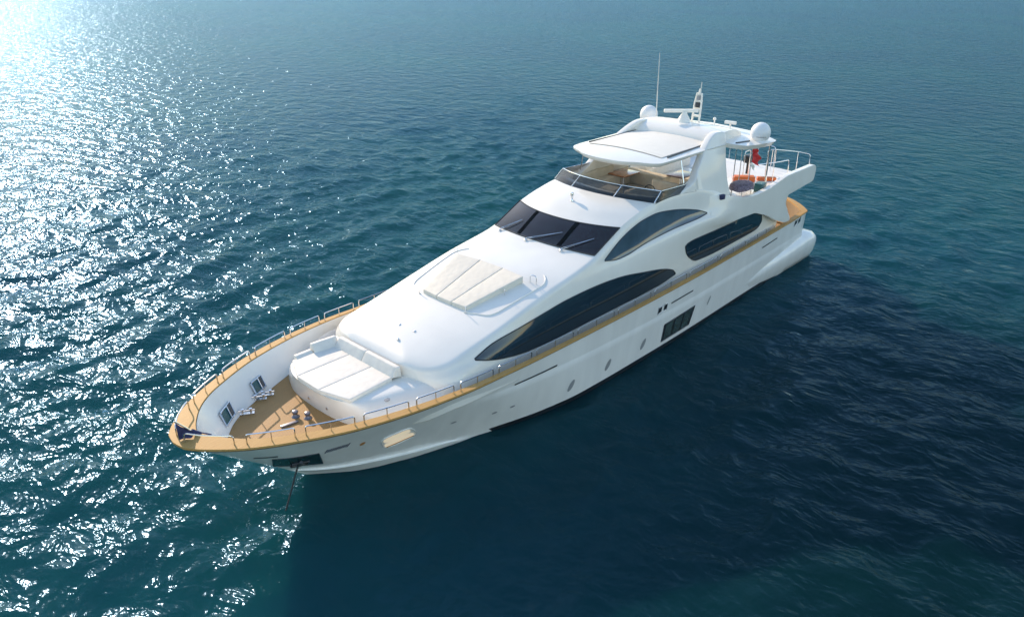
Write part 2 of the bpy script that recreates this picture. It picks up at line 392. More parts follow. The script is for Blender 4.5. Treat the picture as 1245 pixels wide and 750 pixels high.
# ---- bulwark liner and decks
zd = curve([(2.3, 1.5), (6, 1.55), (7, 1.88), (25.2, 1.88), (26.2, 1.72), (31.9, 1.7)])
dk = curve([(2.3, .02), (25, .03), (26.2, .25), (27.3, .59), (28.4, .70), (29.5, .71), (30.6, .78), (31.3, .8), (31.9, .6)])
liner = []
for (x, b, xi, bi, z) in capd:
    yd = max(bi - float(dk(x)), 0); xd = xi - .40*max(0, (x-29.5)/2.4)
    liner.append((Vector((xi - .012, max(bi - .012, 0), z + .0)), Vector((xd, yd, float(zd(x))))))
m = MB()
for sgn in (1, -1):
    m.loft([[Vector((a.x*(1-f) + d.x*f, sgn*(a.y*(1-f) + d.y*f + .06*math.sin(math.pi*f)*(a.y - d.y)), a.z*(1-f) + d.z*f)) for f in np.linspace(0, 1, 8)] for a, d in liner])
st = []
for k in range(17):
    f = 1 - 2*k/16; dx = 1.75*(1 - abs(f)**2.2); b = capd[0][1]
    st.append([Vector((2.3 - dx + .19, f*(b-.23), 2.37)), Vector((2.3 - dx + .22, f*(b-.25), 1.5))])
LINER = m.build('bulwark_liner', GEL, Y, 40)
MB().loft(st).build('cockpit_lining', principled('cockpit_lining', (.30, .21, .13), .6, noise=.1), Y, 40)  # lining colour darkened to stand for the shade under the flybridge overhang
m = MB()
m.loft([[Vector((d.x, d.y*f, d.z - .004)) for f in np.linspace(1, -1, 15)] for a, d in liner])
m.add([(2.4, 2.9, 1.546), (2.4, -2.9, 1.546), (.8, -2.2, 1.546), (.6, 0, 1.546), (.8, 2.2, 1.546)], [(0, 1, 2, 3, 4)])
m.build('teak_deck', TEAK, Y, 20)

# ---- superstructure
T = lambda *p: curve(p)
zc = T((6.2, 4.28), (9, 4.45), (10, 4.75), (11, 5.18), (12, 5.36), (13.5, 5.42), (14.5, 5.36), (15.5, 5.19), (16.35, 4.98), (17.2, 4.61), (18.1, 4.22), (19, 4.03), (20, 3.86), (21, 3.66), (22, 3.44), (23, 3.22), (24, 3.02), (24.5, 2.92), (25, 2.84), (25.8, 2.72))
bc = T((6.2, 2.87), (9, 2.9), (10, 2.88), (11, 2.76), (12, 2.64), (13, 2.50), (14.5, 2.43), (16.35, 2.45), (18.1, 2.49), (20, 2.55), (22, 2.54), (24, 2.46), (25.0, 2.40), (25.8, 2.35))
p2z = T((6.2, 3.4), (12, 3.45), (15, 3.3), (18.1, 3.2), (20, 3.0), (22, 2.8), (24, 2.62), (25.8, 2.5))
p2y = T((6.2, 2.87), (12, 2.88), (15, 2.84), (18.1, 2.77), (22, 2.77), (24, 2.75), (25.8, 2.7))
psz = T((6.2, 3.8), (9, 4.0), (12, 4.2), (13.5, 4.14), (15, 4.03), (16.5, 3.90), (18.1, 3.75), (20, 3.42), (22, 3.1), (24, 2.80), (25.8, 2.6))
psy = T((6.2, 2.87), (8.8, 2.88), (9.2, 3.2), (10.5, 3.18), (12, 3.02), (13.5, 2.87), (15, 2.75), (16.5, 2.67), (18.1, 2.65), (20, 2.67), (24, 2.62), (25.8, 2.55))
ptz = T((6.2, 3.9), (9, 4.2), (10.5, 4.32), (12, 4.32), (13.5, 4.24), (15, 4.13), (16.5, 4.0), (18.1, 3.98), (20, 3.65), (22, 3.28), (24, 2.92), (25.8, 2.66))
pty = T((6.2, 2.87), (8.8, 2.88), (9.2, 3.19), (10.5, 3.08), (11.3, 2.82), (12, 2.70), (13.5, 2.60), (15, 2.575), (16.5, 2.565), (18.1, 2.56), (20, 2.61), (24, 2.56), (25.8, 2.5))
crown = T((14.4, .12), (15.5, .11), (16.35, .01), (17.2, .02), (18.1, .05), (19.5, .16), (20.7, .21), (22.8, .16), (24.5, .22), (25.8, .2))
shf = T((6, .7), (14, .74), (14.5, .76), (16.35, .70), (18.1, .32), (20, .1), (22, .03), (23, 0), (26, 0))
NOSE0, NOSE1 = 24.3, 25.72
def nose(s): return 1.0 if s <= NOSE0 else max(0.0, 1 - ((s - NOSE0)/(NOSE1 - NOSE0))**3.4) ** (1/3.4)
def side_ctrl(s):
    return [(2.84, 1.84), (2.84, 2.30), (float(p2y(s)), float(p2z(s))), (float(psy(s)), float(psz(s))), (float(pty(s)), float(ptz(s))), (float(bc(s)), float(zc(s)))]
def top_pt(s, y, off=0.):
    b = float(bc(s)); a = min(abs(y)/b, 1)
    return Vector((s + float(shf(s))*(1 - a**2.2), y, float(zc(s)) + float(crown(s))*(1 - a**2.4) + off))
NT = 11
def top_ctrl(s):
    b, z, c = float(bc(s)), float(zc(s)), float(crown(s))
    if s > 14.42:
        out = []
        for k in range(1, NT):
            a = 1 - k/(NT-1); out.append((b*a, z + c*(1 - a**2.4)))
        return out
    zf = 4.42 if s > 9.4 else 4.22
    zz = max(z, zf + .02)
    return [(b-.10, zz), (b-.16, zz-.02), (b-.2, min(zz-.25, zz)), (b-.22, max(zf+.1, zf)), (b-.26, zf), (1.6, zf), (1.2, zf), (.8, zf), (.4, zf), (0, zf)]
def side_y(x, z):
    c = side_ctrl(x); r = chaikin([np.array(q) for q in c], 2); zs = [q[1] for q in r]; ys = [q[0] for q in r]
    return float(np.interp(z, zs, ys)) * nose(x)
def body_row(s):
    pts = chaikin([np.array(q) for q in side_ctrl(s) + top_ctrl(s)], 2); n = nose(s); rows = []
    b = float(bc(s)); zl = 2.55
    zmax = max(q[1] for q in pts)
    for y, z in pts:
        yy = y*n
        if s > NOSE0:                                   # round the top edge over the nose
            t = (s - NOSE0)/(NOSE1 - NOSE0); cap_ = 2.62 + (zmax - 2.62)*(1 - t**5)**.5
            z = min(z, cap_)
        xs_ = 0
        if z > zc(s) - .02 or s <= 14.42: a = min(abs(y)/b, 1); xs_ = float(shf(s))*(1 - a**2.2)
        rows.append(Vector((s + xs_, yy, z)))
    return rows
ST = list(np.arange(5.0, 14.40, .2)) + [14.40, 14.44] + list(np.arange(14.6, 24.3, .15)) + [NOSE0 + (NOSE1-NOSE0)*math.sin(math.pi/2*k/22) for k in range(23)]
m = MB(); rows = [body_row(s) for s in ST]
m.loft(rows); m.loft([[Vector((p.x, -p.y, p.z)) for p in r] for r in rows])
m.add([p for p in rows[0]] + [Vector((rows[0][0].x, 0, 1.88))], [tuple(range(len(rows[0]) + 1))])
m.add([Vector((p.x, -p.y, p.z)) for p in rows[0]] + [Vector((rows[0][0].x, 0, 1.88))], [tuple(range(len(rows[0]) + 1))])
BODY = m.build('superstructure', GEL, Y, 38)

def side_patch(name, upper, lower, mat, parent, off=.008, nx=40, nz=8, frame=None, fw=.035, x0=None, x1=None):
    """glass laid on the cabin side between two (x, z) curves"""
    up, lo = curve(upper), curve(lower)
    xa, xb = max(upper[0][0], lower[0][0]) if x0 is None else x0, min(max(u[0] for u in upper), max(l[0] for l in lower)) if x1 is None else x1
    for sgn in (1, -1):
        rows = []; edge_u = []; edge_l = []
        for k in range(nx + 1):
            t = .5 - .5*math.cos(math.pi*k/nx); x = xa + (xb - xa)*t; zu, zl = float(up(x)), float(lo(x))
            if zu < zl: zu = zl = (zu+zl)/2
            r = [Vector((x, sgn*(side_y(x, zl + (zu-zl)*j/nz) + off), zl + (zu-zl)*j/nz)) for j in range(nz + 1)]
            rows.append(r); edge_l.append(r[0]); edge_u.append(r[-1])
        o = MB().loft(rows).build(name, mat, parent, 60)
        if frame:
            lp = edge_l + edge_u[::-1]; lp.append(lp[0])
            MB().tube([p + Vector((0, sgn*.004, 0)) for p in lp], fw*.5, 6, cap=False).build('window_frame', frame, o, 60)

# forward almond window, wheelhouse side window, saloon window
side_patch('side_window', [(13.42, 2.45), (13.62, 2.62), (15.6, 3.1), (17.06, 3.31), (18.46, 3.37), (19.72, 3.34), (20.9, 3.23), (22.06, 3.1), (23.1, 2.99), (23.95, 2.78)],
           [(13.42, 2.38), (14.4, 2.27), (16.3, 2.23), (18.3, 2.23), (20.3, 2.22), (21.7, 2.27), (22.8, 2.42), (23.45, 2.58), (23.95, 2.74)], GLASS, BODY, frame=BLACK)
side_patch('side_window', [(11.45, 4.40), (12.0, 4.60), (13.7, 4.93), (14.5, 5.0), (15.3, 4.94), (16.0, 4.79), (16.57, 4.6), (17.1, 4.35), (17.6, 4.08)],
           [(11.45, 4.36), (11.92, 4.30), (13.6, 4.22), (15.2, 4.10), (16.4, 3.95), (16.87, 3.93), (17.6, 4.04)], GLASSB, BODY, frame=DARK)
side_patch('side_window', [(6.62, 2.95), (6.75, 3.25), (7.1, 3.46), (7.9, 3.52), (10.8, 3.53), (12.2, 3.53), (12.75, 3.48), (12.9, 3.40)],
           [(6.62, 2.85), (6.8, 2.68), (7.2, 2.58), (8.9, 2.52), (10.6, 2.48), (11.9, 2.53), (12.45, 2.78), (12.78, 3.1), (12.9, 3.36)], GLASS, BODY, frame=BLACK)

# windscreen: three panes on the raked front
def top_patch(name, s0, s1, y0, y1, mat, parent, off=.012, ns=10, ny=24, e0=None, e1=None):
    m = MB(); rows = []
    for i in range(ns + 1):
        s = s0 + (s1 - s0)*i/ns; r = []
        for j in range(ny + 1):
            y = y0 + (y1 - y0)*j/ny; p = top_pt(s, y); q = top_pt(s + .02, y); n = Vector((-(q.z - p.z), 0, q.x - p.x)).normalized()
            if n.z < 0: n = -n
            r.append(p + n*off)
        rows.append(r)
    m.loft(rows); return m.build(name, mat, parent, 60)
WS = top_patch('windscreen', 17.95, 16.5, -2.36, 2.36, GLASSW, BODY, .014, 10, 36)
for y in (-.95, .95): top_patch('mullion', 17.95, 16.5, y - .09, y + .09, MULL, WS, .020, 10, 2)
m = MB()
for (s, a, b) in ((17.93, -2.38, 2.38), (16.52, -2.38, 2.38)):
    m.tube([top_pt(s, y, .016) for y in np.linspace(a, b, 30)], .022, 6)
for y in (-2.37, 2.37): m.tube([top_pt(s, y, .016) for s in np.linspace(17.93, 16.52, 12)], .022, 6)
m.build('windscreen_gasket', BLACK, WS)
for (yb, yt) in ((-1.9, -1.25), (-.45, .75), (1.15, 1.95)):
    b = top_pt(18.05, yb, .06); t_ = top_pt(17.25, yt, .07)
    w = MB(); w.tube([top_pt(18.1, yb, .0), b, t_], .016, 6); w.tube([top_pt(18.1, yb + .1, .0), top_pt(18.05, yb+.1, .06), t_], .009, 6)
    w.lathe(top_pt(18.1, yb + .05, -.01), [(.06, 0), (.06, .05), (.03, .075)], 12); w.build('wiper', STEEL, WS)

# roof emblem, foredeck deck lights
m = MB(); p = top_pt(15.45, -.12); m.lathe(p - Vector((0, 0, .02)), [(.06, 0), (.06, .05), (.03, .1), (.05, .16), (.08, .24), (.06, .32), (.02, .34)], 14); m.build('horn', STEEL, BODY)
for (x, y) in ((24.48, -.16), (24.46, .54), (25.05, .45)):
    z = top_pt(min(x, 24.9), y).z; MB().lathe((x, y, z - .03), [(.045, 0), (.045, .045), (.02, .06)], 12).build('deck_light', STEEL, BODY)
# sun-pad tray: raised grab rails around the mattress
def roof_z(x, y):
    s = x
    for _ in range(8): s = x - float(shf(s))*(1 - min(abs(y)/float(bc(s)), 1)**2.2)
    return top_pt(s, y).z
def rpt(x, y, o=0.): return Vector((x, y, roof_z(x, y) + o))
for sgn in (1, -1):
    m = MB(); pl = [rpt(22.85, sgn*1.05, .0), rpt(22.72, sgn*1.35, .0), rpt(22.55, sgn*1.78, 0), rpt(22.3, sgn*1.92, 0), rpt(21.2, sgn*2.06, 0), rpt(20.3, sgn*2.15, 0), rpt(20.05, sgn*2.0, 0), rpt(19.9, sgn*1.8, 0)]
    m.tube([q + Vector((0, 0, .012)) for q in fillet(pl, .3)], .022, 6); m.build('tray_coaming', GEL, BODY)
    m = MB(); a = rpt(20.5, sgn*1.72); m.tube(fillet([a, a + Vector((0, 0, .26)), a + Vector((-.05, sgn*.22, .26)), a + Vector((-.05, sgn*.22, -.02))], .09), .016, 8); m.build('grab_rail', STEEL, BODY)
    m = MB(); a = rpt(22.85, sgn*1.12); m.tube([a - Vector((0, 0, .03)), a + Vector((0, 0, .24))], .014, 8); m.build('mattress_post', STEEL, BODY)
    m = MB(); a = rpt(21.5, sgn*1.52); m.tube([a - Vector((0, 0, .03)), a + Vector((0, 0, .2))], .014, 8); m.build('mattress_post', STEEL, BODY)

# ---- foredeck lounge moulding
lo_top = curve([(22.5, 2.6), (24.9, 2.30), (25.6, 2.06), (26.4, 1.84), (27.1, 1.70), (27.5, 1.60), (27.8, 1.2), (27.95, .5), (27.97, 0)])
lo_bot = curve([(22.5, 2.86), (25, 2.84), (26, 2.74), (27.0, 2.46), (27.36, 2.22), (27.58, 1.75), (27.74, 1.3), (27.83, .6), (27.85, 0)])
m = MB(); rows = []
def lo_outline(c, x1, n=40):
    xs = [22.5 + (x1 - 22.5)*math.sin(math.pi/2*k/n) for k in range(n + 1)]; return [(x, float(c(x))) for x in xs]
ot, ob = lo_outline(lo_top, 27.97), lo_outline(lo_bot, 27.85)
for (a, b) in zip(ot, ob):
    r = []
    zb_ = 1.66 if b[0] > 26.2 else 1.84
    for k in range(10):
        f = k/9; r.append(Vector((a[0] + (b[0]-a[0])*f**.7, a[1] + (b[1]-a[1])*f**.8, 2.42 - .03*f + (zb_ - 2.42)*f**1.5)))
    rows.append(r)
for sgn in (1, -1): m.loft([[Vector((p.x, sgn*p.y, p.z)) for p in r] for r in rows])
m.loft([[Vector((a[0], a[1], 2.42)), Vector((a[0], 0, 2.42)), Vector((a[0], -a[1], 2.42))] for a in ot])
LOUNGE = m.build('foredeck_lounge', GEL, Y, 35)
for (x, y) in ((27.86, -.25), (27.84, .62), (27.62, 1.5)):
    m = MB(); m.lathe((0, 0, 0), [(.045, 0), (.045, .02), (.02, .03)], 12)
    o = m.build('courtesy_light', STEEL, LOUNGE); 
    for v in o.data.vertices: v.co = Vector((v.co.z + x + .01, v.co.x + y, v.co.y + 1.95))
MB().lathe((26.75, 1.98, 2.32), [(.09, 0), (.09, .03), (.05, .04)], 16).build('filler_cap', GREY, LOUNGE)

# ---- handrails on the cap
gaps = [30.81, 29.57, 28.19, 26.72, 25.28, 23.82, 22.2, 20.2, 18.0, 15.8, 13.4, 11.0, 8.6, 6.6]
def cap_mid(x, sgn, h):
    b = float(br(x)); w = float(ci(x)); return Vector((x, sgn*(b - min(w, .36)*.55), float(zr(x)) + .03 + h))
for sgn in (1, -1):
    for i in range(len(gaps) - 1):
        if gaps[i+1] < 22 and sgn < 0: continue
        a, b = gaps[i] - .12, gaps[i+1] + .12; h = .27
        n = 9; pl = [cap_mid(a, sgn, 0)] + [cap_mid(a + (b-a)*k/n, sgn, h) for k in range(n+1)] + [cap_mid(b, sgn, 0)]
        m = MB(); m.tube([Vector(pl[0])] + fillet(pl, .14, 6)[1:], .019 if b > 22 else .013, 8); mid = (a + b)/2
        m.tube([cap_mid(mid, sgn, 0), cap_mid(mid, sgn, h)], .014, 8)
        m.build('handrail', STEEL, Y)
    x0 = 30.81 + .12; pl = [cap_mid(x0, sgn, 0), cap_mid(x0, sgn, .27), cap_mid(31.15, sgn, .27), Vector((31.5, sgn*.62, 2.83)), Vector((31.74, sgn*.22, 2.83)), Vector((31.74, sgn*.22, 2.56))]
    m = MB(); m.tube(fillet(pl, .12, 6), .019, 8); m.build('bow_rail', STEEL, Y)

# ---- flybridge: screen, wing sides, aft deck
def fly_b(y): return top_pt(14.50, y, .0)
def fly_t(y):
    p = top_pt(14.02, y); return Vector((p.x, y*.985, 5.71 + .1*(1 - (abs(y)/2.43)**2.4)))
ys = np.linspace(-2.36, 2.36, 41)
FS = MB().loft([[fly_b(y) + (fly_t(y) - fly_b(y))*f for f in (0, .33, .66, 1)] for y in ys]).build('flybridge_windscreen', SMOKE, Y, 60)
for sgn in (1, -1):
    rows = []
    for x in np.linspace(14.48, 12.0, 14):
        f = (14.48 - x)/2.48; b = Vector((x, sgn*(float(bc(x)) - .02), float(zc(x)) - .03)); xt = x - .46*(1-f); t_ = Vector((xt, sgn*(2.33 + .02*f), 5.71 - .10*f))
        rows.append([b, b + (t_-b)*.5, t_])
    MB().loft(rows).build('side_screen', SMOKE, FS, 60)
    m = MB(); m.tube([fly_b(sgn*2.37), fly_t(sgn*2.37)], .022, 8); m.build('screen_post', STEEL, FS)
    m = MB(); m.tube([fly_b(sgn*1.0), fly_t(sgn*1.0)], .018, 8); m.build('screen_post', STEEL, FS)
    m = MB(); m.tube([r[2] for r in rows], .018, 8); m.build('screen_rail', STEEL, FS)
MB().tube([fly_t(y) for y in ys], .02, 8).build('screen_rail', STEEL, FS)

def wing_plate(poly, y0, y1, mat, name, parent, bevel=.04):
    for sgn in (1, -1):
        bm = bmesh.new(); va = [bm.verts.new((x, sgn*y0, z)) for x, z in poly]; vb = [bm.verts.new((x, sgn*y1, z)) for x, z in poly]; n = len(poly)
        bm.faces.new(va); bm.faces.new(vb[::-1])
        for i in range(n): bm.faces.new((va[i], va[(i+1) % n], vb[(i+1) % n], vb[i]))
        bmesh.ops.recalc_face_normals(bm, faces=bm.faces)
        ed = [e for e in bm.edges if abs(e.verts[0].co.y - e.verts[1].co.y) < 1e-4]
        bmesh.ops.bevel(bm, geom=ed, offset=bevel, segments=3, profile=.5, affect='EDGES', clamp_overlap=True)
        bmesh.ops.triangulate(bm, faces=[f for f in bm.faces if len(f.verts) > 4])
        from_bm(name, bm, mat, parent, 40)
def rnd2(poly, r):
    P = [Vector((x, 0, z)) for x, z in poly]; n = len(P); out = []
    for i in range(n):
        a, b = P[i-1] - P[i], P[(i+1) % n] - P[i]; d = min(r, a.length*.45, b.length*.45); p, q = P[i] + a.normalized()*d, P[i] + b.normalized()*d
        for k in range(6): t = k/5; v = p*(1-t)**2 + P[i]*2*t*(1-t) + q*t*t; out.append((v.x, v.z))
    return out
WING = [(10.6, 5.0), (9.9, 4.78), (9.0, 4.58), (8.0, 4.47), (6.9, 4.52), (5.4, 4.75), (2.68, 4.73), (2.45, 4.55), (2.52, 3.95), (5.1, 3.80), (5.2, 3.45), (4.35, 2.46), (4.95, 2.47), (6.0, 2.85), (6.9, 3.28), (8.1, 3.68), (9.2, 3.73), (10.6, 3.72)]
WING = [(11.3, 5.02), (10.6, 4.93), (9.9, 4.76), (9.0, 4.56), (8.0, 4.47), (6.9, 4.52), (5.4, 4.75), (2.68, 4.73), (2.45, 4.55), (2.52, 3.95), (5.1, 3.80), (5.2, 3.45), (4.35, 2.46), (4.95, 2.47), (6.0, 2.85), (6.9, 3.28), (8.1, 3.68), (9.2, 3.73), (11.3, 3.76)]
def wing_y(x, z):
    f = min(max((11.3 - x)/2.0, 0), 1); f = f*f*(3 - 2*f)
    return (side_y(max(x, 9.3), z) - .004)*(1 - f) + f*(3.23 - .05*max(0, (4.0 - z))*.5)
for sgn in (1, -1):
    P = rnd2(WING, .22); bm = bmesh.new(); f0 = bm.faces.new([bm.verts.new((x, 0, z)) for x, z in P])
    for k in range(36):
        x = 2.6 + k*.25; bmesh.ops.bisect_plane(bm, geom=bm.verts[:] + bm.edges[:] + bm.faces[:], plane_co=(x, 0, 0), plane_no=(1, 0, 0))
    for k in range(11):
        z = 2.6 + k*.2; bmesh.ops.bisect_plane(bm, geom=bm.verts[:] + bm.edges[:] + bm.faces[:], plane_co=(0, 0, z), plane_no=(0, 0, 1))
    ex = bmesh.ops.extrude_face_region(bm, geom=bm.faces[:]); nv = {v for v in ex['geom'] if isinstance(v, bmesh.types.BMVert)}
    for v in bm.verts: v.co.y = sgn*(wing_y(v.co.x, v.co.z) - (.22 if v in nv else 0))
    bmesh.ops.recalc_face_normals(bm, faces=bm.faces)
    ed = [e for e in bm.edges if len(e.link_faces) == 2 and e.calc_face_angle(0) > R(60) and abs(e.verts[0].co.y - e.verts[1].co.y) < .1]
    bmesh.ops.bevel(bm, geom=ed, offset=.045, segments=3, profile=.5, affect='EDGES', clamp_overlap=True)
    from_bm('flybridge_wing', bm, GEL, Y, 40)
slab([(10, -3.0, 4.21), (2.75, -3.0, 4.21), (2.5, -1.5, 4.21), (2.45, 0, 4.21), (2.5, 1.5, 4.21), (2.75, 3.0, 4.21), (10, 3.0, 4.21)], .3, NONSKID, 'flybridge_deck', Y, .04)
# aft coaming of the flybridge
# ---- radar arch legs and hardtop
LEG = [(13.4, 5.28), (12.3, 5.62), (11.5, 6.15), (10.8, 6.7), (10.2, 7.0), (9.75, 7.12), (9.0, 7.06), (9.35, 6.5), (9.55, 5.95), (9.6, 5.2), (9.3, 4.55), (11.5, 4.6), (13.3, 5.0)]
ARCH = None
for sgn in (1, -1):
    P = rnd2(LEG, .3); bm = bmesh.new()
    yo = lambda z: 2.70 - .10*max(0, z - 4.6) - .075*max(0, z - 4.6)**2
    def yl(x, z):
        w_ = min(max((x - 11.0)/.9, 0), 1) * min(max((6.1 - z)/.6, 0), 1); w_ = w_*w_*(3 - 2*w_)
        return (yo(z) - .02)*(1 - w_) + (float(bc(x)) - .035)*w_
    va = [bm.verts.new((x, sgn*yl(x, z), z)) for x, z in P]; vb = [bm.verts.new((x, sgn*(yl(x, z) - .30), z)) for x, z in P]; n = len(P)
    bm.faces.new(va); bm.faces.new(vb[::-1])
    for i in range(n): bm.faces.new((va[i], va[(i+1) % n], vb[(i+1) % n], vb[i]))
    bmesh.ops.recalc_face_normals(bm, faces=bm.faces)
    bmesh.ops.bevel(bm, geom=[e for e in bm.edges if abs(abs(e.verts[0].co.y - e.verts[1].co.y)) < .2 and not (e.verts[0] in va and e.verts[1] in vb)], offset=.05, segments=3, profile=.5, affect='EDGES', clamp_overlap=True)
    bmesh.ops.triangulate(bm, faces=[f for f in bm.faces if len(f.verts) > 4])
    from_bm('arch_leg', bm, GEL, Y, 40)
# hardtop: forward panel
def ht(x, y):
    return 6.78 - .055*y*y*.55 - .10*max(0, (x - 13.2)/1.5)**2
fb = T((9.0, 2.22), (11, 2.16), (13, 2.12), (13.72, 2.07), (14.0, 1.9), (14.3, 1.42), (14.7, .6), (14.76, .12))
xs = [9.0 + 5.76*math.sin(math.pi/2*k/36) for k in range(37)]
m = MB()
top = [[Vector((x, float(fb(x))*f, ht(x, float(fb(x))*f))) for f in np.linspace(1, -1, 21)] for x in xs]
def ht_n(x, sg):
    d = .02; g = (float(fb(min(x + d, 14.76))) - float(fb(x - d)))/(min(x + d, 14.76) - x + d); return Vector((-g, 1, 0)).normalized() if sg > 0 else Vector((-g, -1, 0)).normalized()
bot = []; midl = []; midr = []
for x, r in zip(xs, top):
    th = .14 + .03*max(0, (x - 12)/2.76); e1 = r[0] - ht_n(x, 1)*.10; e0 = r[-1] - ht_n(x, -1)*.10
    row = [e1.lerp(e0, k/20) for k in range(21)]
    bot.append([Vector((p.x, p.y, q.z - th)) for p, q in zip(row, r)])
    midl.append((r[0] + bot[-1][0])/2 + ht_n(x, 1)*.05 + Vector((0, 0, .02))); midr.append((r[-1] + bot[-1][-1])/2 + ht_n(x, -1)*.05 + Vector((0, 0, .02)))
m.loft(top); m.loft(bot)
for j, md in ((0, midl), (-1, midr)): m.loft([[t_[j], q_, b_[j]] for t_, q_, b_ in zip(top, md, bot)])
m.loft([top[-1], [midl[-1].lerp(midr[-1], k/20) for k in range(21)], bot[-1]])
HT = m.build('hardtop', GEL, Y, 50)
# sliding sunroof panel and its tracks
m = MB(); m.loft([[Vector((x, y, ht(x, y) + .022)) for y in np.linspace(-1.74, 1.74, 15)] for x in np.linspace(9.75, 13.3, 14)])
m.build('sunroof', principled('cream_roof_panel', (.80, .765, .69), .5, noise=.03), HT)
for sgn in (1, -1):
    m = MB(); m.tube([Vector((x, sgn*(1.85 - .035*(13 - x)), ht(x, 1.8) + .012)) for x in np.linspace(13.05, 9.75, 12)], .035, 6); m.build('sunroof_track', DARK, HT)
# aft wing carrying the domes
WP = [(9.6, 1.2), (9.45, 1.9), (9.2, 2.5), (8.85, 2.88), (8.2, 3.06), (7.15, 3.22), (6.9, 3.16), (6.75, 2.7), (6.7, 1.8), (6.75, 0.0)]
out = [Vector((x, y, 6.80 - .027*y*y)) for x, y in WP]; full = out + [Vector((p.x, -p.y, p.z)) for p in out[-2::-1]]
cx = [Vector((9.6, 0, 6.8))]
m = MB(); n = len(full)
rings = [[p for p in full], [Vector((p.x*.97 + 8.5*.03, p.y*.97, p.z - .05)) for p in full]]
inner = [[Vector((8.6 + (p.x - 8.6)*f, p.y*f, 6.80 - .027*(p.y*f)**2 + .05*(1-f))) for p in full] for f in (1, .9, .7, .5, .3, .1)]
low = [[Vector((8.6 + (p.x - 8.6)*f*.96, p.y*f*.96, 6.62 - .027*(p.y*f)**2)) for p in full] for f in (1, .7, .3, .1)]
m.loft(inner, close=False); m.loft(low, close=False); m.loft([inner[0], low[0]], close=False)
m.add(inner[-1], [tuple(range(n))])
m.build('hardtop_wing', GEL, HT, 50)
for sgn in (1, -1):
    m = MB(); m.tube([Vector((9.0, sgn*2.45, 6.80 - .027*2.45**2 + .012)), Vector((8.2, sgn*2.62, 6.80 - .027*2.62**2 + .012))], .035, 6); m.build('wing_vent', DARK, HT)
# raised crossbeam of the arch
m = MB(); rows = []
for y in np.linspace(-1.98, 1.98, 25):
    a = abs(y)/1.98; dz = -.06*a**3
    rows.append([Vector((x, y, z + dz)) for x, z in ((10.0, 6.72), (9.95, 6.85), (9.75, 7.0), (9.3, 7.1), (8.7, 7.12), (8.2, 7.06), (7.8, 6.9), (7.7, 6.72))])
m.loft(rows, close=True, cap=True); m.build('arch_crossbeam', GEL, Y, 45)

# satellite domes, mast, radar, aerials
for sgn in (1, -1):
    m = MB(); pr = [(.26, 0), (.30, .03), (.34, .12), (.36, .2)] + [(.405*math.cos(a), .55 + .42*math.sin(a)) for a in np.linspace(-.75, 1.52, 14)]
    D = m.lathe((7.58, sgn*2.75, 6.34), pr, 28).build('satellite_dome', DOMEW, Y, 60)
    m = MB(); c = Vector((7.58, sgn*2.75, 0)); rows = []
    for z in (6.76, 6.82): rows.append([c + Vector((.392*math.cos(a), .392*math.sin(a), z)) for a in np.linspace(R(5), R(65), 12)])
    m.loft(rows); m.build('dome_marking', GREY, D)
m = MB()
for (sx, sy) in ((-.02, -.17), (-.02, .17)):
    m.tube([(8.15, sy, 7.0), (8.06, sy*.92, 7.8), (8.0, sy*.6, 8.22)], .045, 8)
for z, w in ((7.28, .17), (7.58, .165), (7.88, .15), (8.16, .12)): m.box((8.1 - (z-7)*.1, 0, z), (.10, w*2, .08))
m.tube([(8.0, 0, 8.16), (7.99, 0, 8.38)], [.07, .04], 8); m.tube([(7.99, .03, 8.3), (7.98, .04, 8.66)], .014, 6)
MAST = m.build('mast', GEL, Y)
MB().box((8.06, 0, 7.73), (.14, .16, .2)).build('navigation_light', DARK, MAST)
MB().box((8.03, 0, 8.02), (.14, .14, .16)).build('navigation_light', GREY, MAST)
m = MB(); m.lathe((8.75, -.2, 7.05), [(.30, 0), (.28, .1), (.2, .25), (.12, .38), (.10, .46)], 20); RB = m.build('radar_pedestal', GEL, Y)
m = MB(); m.box((8.78, -.35, 7.54), (.16, 1.45, .13), R(43)); m.build('radar_antenna', GEL, RB, 30, .03)
m = MB(); m.tube([(8.2, -1.95, 7.0), (8.25, -1.95, 8.2), (8.32, -1.93, 9.72)], [.022, .017, .009], 8); m.build('whip_aerial', GEL, Y)
m = MB(); m.tube([(7.5, .55, 6.8), (7.5, .55, 7.12)], .03, 8); m.lathe((7.5, .55, 7.1), [(.06, 0), (.07, .05), (.04, .1)], 12); m.build('gps_antenna', GEL, Y)
m = MB(); m.box((7.2, 1.15, 7.02), (.14, .5, .12), R(10)); m.tube([(7.2, 1.15, 6.7), (7.2, 1.15, 7.0)], .04, 8); m.build('horn_speaker', GEL, Y, 35, .03)
# hardtop posts at the front
for y in (-1.85, 1.85):
    m = MB(); m.tube([(13.1 if y < 0 else 12.3, y*1.2, 5.5), (13.3 if y < 0 else 12.2, y*1.02, 6.6)], .025, 8); m.build('hardtop_post', STEEL, Y)

